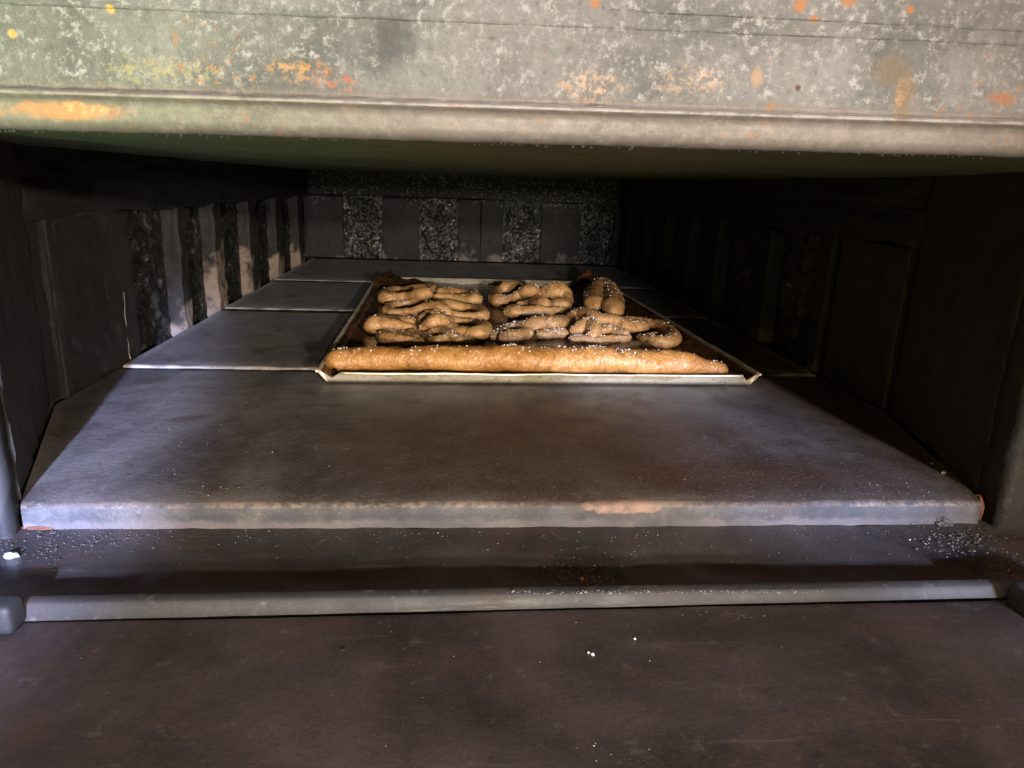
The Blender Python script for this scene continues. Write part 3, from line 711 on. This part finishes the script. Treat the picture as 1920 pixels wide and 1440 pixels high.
# ------------------------------------------------------------------ loose grains, crumbs, rubble
def scatter(name, label, cat, pts, mat, size, seed, sub=1, jag=.6, kind='stuff'):
    rr = random.Random(seed); bm = bmesh.new()
    for i, p in enumerate(pts):
        r = size[0]+(size[1]-size[0])*rr.random()**2.6; r *= 1 if rr.random() > .08 else 1.5; lump(bm, Vector(p)+Vector((0, 0, r*.25)), r, seed+i, sub, jag, (1.2, .9, .6))
    o = obj(name, bm, mat, None, False); tag(o, label, cat, kind=kind); return o
rr = random.Random(19)
def cloud(x, y, sx, sy, n, Z):
    return [at(rr.gauss(x, sx), rr.gauss(y, sy), Z) for _ in range(n)]
P = []
for (x, y) in ((332, 863), (296, 815), (340, 829), (372, 817), (426, 835), (414, 913), (1437, 861), (1700, 908), (1463, 870), (1530, 880), (650, 800), (1180, 755), (1205, 820), (508, 738), (630, 735), (1000, 790), (1345, 738), (1337, 740), (1405, 775), (1590, 890)): P.append(at(x, y, ZH+.0006))
P += [at(rr.uniform(150, 1700), rr.uniform(740, 938), ZH+.0006) for _ in range(70)]+cloud(1720, 915, 60, 14, 30, ZH+.0006)+cloud(400, 915, 60, 12, 25, ZH+.0006)
scatter('loose_sugar', 'tiny white grains strewn over the front stone slab', 'sugar grains', [p for p in P if .45 < p.y < .73], M['crumb'], (.00012, .00036), 3)
P = [at(rr.uniform(100, 1760), 994+abs(rr.gauss(0, 13)), ZS+.0004) for _ in range(260)]+cloud(1200, 1035, 60, 14, 40, ZS+.0004)+[at(rr.uniform(100, 1800), rr.uniform(1000, 1060), ZS+.0004) for _ in range(90)]
scatter('sill_grit', 'fine pale grit along the foot of the front stone', 'grit', [p for p in P if p.y < .445], M['rubblepale'], (.00012, .00038), 5)
P = [at(70+abs(rr.gauss(0, 100)), rr.gauss(1012, 14), ZS+.0006) for _ in range(420)]+[at(rr.uniform(0, 110), rr.gauss(1030, 18), ZS+.0006) for _ in range(160)]
scatter('rubble', 'grey crumbled rubble gathered at the left foot of the front stone', 'rubble', [p for p in P if p.y < .447], M['rubble'], (.0001, .0007), 7)
P = [at(rr.gauss(1800, 45), rr.gauss(1015, 16), ZS+.0006) for _ in range(330)]+[at(rr.gauss(1860, 40), rr.gauss(1065, 16), ZS+.0006) for _ in range(160)]
scatter('rubble', 'grey and white crumbled grit heaped at the right foot of the front stone', 'rubble', [p for p in P if p.y < .447], M['rubble'], (.0001, .0009), 9)
P = [at(rr.gauss(1790, 40), rr.gauss(1015, 14), ZS+.0016) for _ in range(60)]
scatter('white_flakes', 'bright white flakes among the grit at the right foot of the front stone', 'flakes', [p for p in P if p.y < .446], M['crumb'], (.0002, .0006), 10)
P = [at(rr.gauss(1092, 36), rr.gauss(1083, 12), ZS+.0006) for _ in range(280)]
scatter('cornmeal', 'patch of yellow cornmeal on the shaded sill in the middle', 'cornmeal', [p for p in P if p.y < .42], M['meal'], (.00012, .0004), 12)
P = [at(rr.gauss(1870, 28), rr.gauss(1070, 16), ZS+.0010) for _ in range(110)]
scatter('cornmeal', 'orange crumbs on the sill near the right jamb', 'crumbs', P, M['meal'], (.0002, .0006), 13)
P = [at(rr.uniform(950, 1550), rr.uniform(1107, 1114), zb+.0006) for _ in range(160)]+[at(rr.uniform(80, 1850), rr.uniform(1108, 1150), zb-.006) for _ in range(0)]
scatter('bar_grit', 'pale grit lying on top of the steel bar', 'grit', [p for p in P if yb-.012 < p.y < yb+.006], M['rubblepale'], (.0002, .0005), 15)
P = [at(rr.uniform(60, 1880), rr.uniform(1170, 1440), -.2275) for _ in range(40)]+cloud(1380, 1155, 50, 8, 30, -.2270)+cloud(1160, 1410, 40, 12, 14, -.2275)
P = [Vector((p.x, p.y, door_z(p.x, p.y))) for p in P if p.y < .34]
scatter('door_specks', 'scattered pale specks on the open door plate', 'specks', P, M['rubblepale'], (.0001, .0003), 16)
def chunk(name, label, cat, x, y, Z, r, mat, seed, sq=(1, 1, .7), sub=2, jag=.6):
    p = at(x, y, Z); p.z = door_z(p.x, p.y) if y > 1160 else p.z; bm = bmesh.new(); lump(bm, (0, 0, r*sq[2]*.75), r, seed, sub, jag, sq); o = obj(name, bm, mat, None, False); o.location = p; tag(o, label, cat); return o
chunk('crumb', 'white flaky crumb beside the left jamb on the sill', 'crumb', 22, 1046, ZS, .0036, M['sugar'], 3, (1.2, .8, .55))
chunk('crumb', 'small yellow chip on the hearth near the right wall', 'crumb', 1575, 718, ZH, .0016, M['meal'], 5)
chunk('crumb', 'squarish pale crumb on the shaded hearth by the right jamb', 'crumb', 1769, 888, ZH, .0017, M['crumb'], 8)
chunk('crumb', 'tiny pale crumb above the squarish one on the shaded hearth', 'crumb', 1747, 870, ZH, .0009, M['crumb'], 12)
chunk('crumb', 'larger of the two white crumbs side by side on the door plate', 'crumb', 1111, 1232, -.2275, .00085, M['sugar'], 9)
chunk('crumb', 'smaller of the two white crumbs side by side on the door plate', 'crumb', 1103, 1228, -.2275, .00065, M['sugar'], 10)
chunk('crumb', 'lone white crumb on the door plate right of the pair', 'crumb', 1190, 1202, -.2275, .0006, M['sugar'], 14)
chunk('crumb', 'orange triangular crumb in the cornmeal patch', 'crumb', 1091, 1087, ZS, .0013, M['meal'], 21)
chunk('burnt_ball', 'round reddish brown burnt ball against the right jamb', 'burnt dough', 1830, 882, ZH, .0072, M['rust'], 17, (1.2, 1, .7), 3, .25)
chunk('stone_chip', 'dark rough chip wedged under the right end of the front stone', 'stone chip', 1768, 985, ZS, .0040, M['rubble'], 23, (1.5, .9, .8), 3, 1.1)
chunk('stone_chip', 'thin reddish sliver under the left end of the front stone', 'stone chip', 72, 991, ZS+.0006, .0068, M['rust'], 29, (1.4, .35, .16))
chunk('mortar_lump', 'rough brownish mortar lump at the right corner of the front stone', 'mortar', 1822, 968, ZS, .0065, M['rust'], 31, (.7, .8, 1.6), 2, .5).location.y -= .003
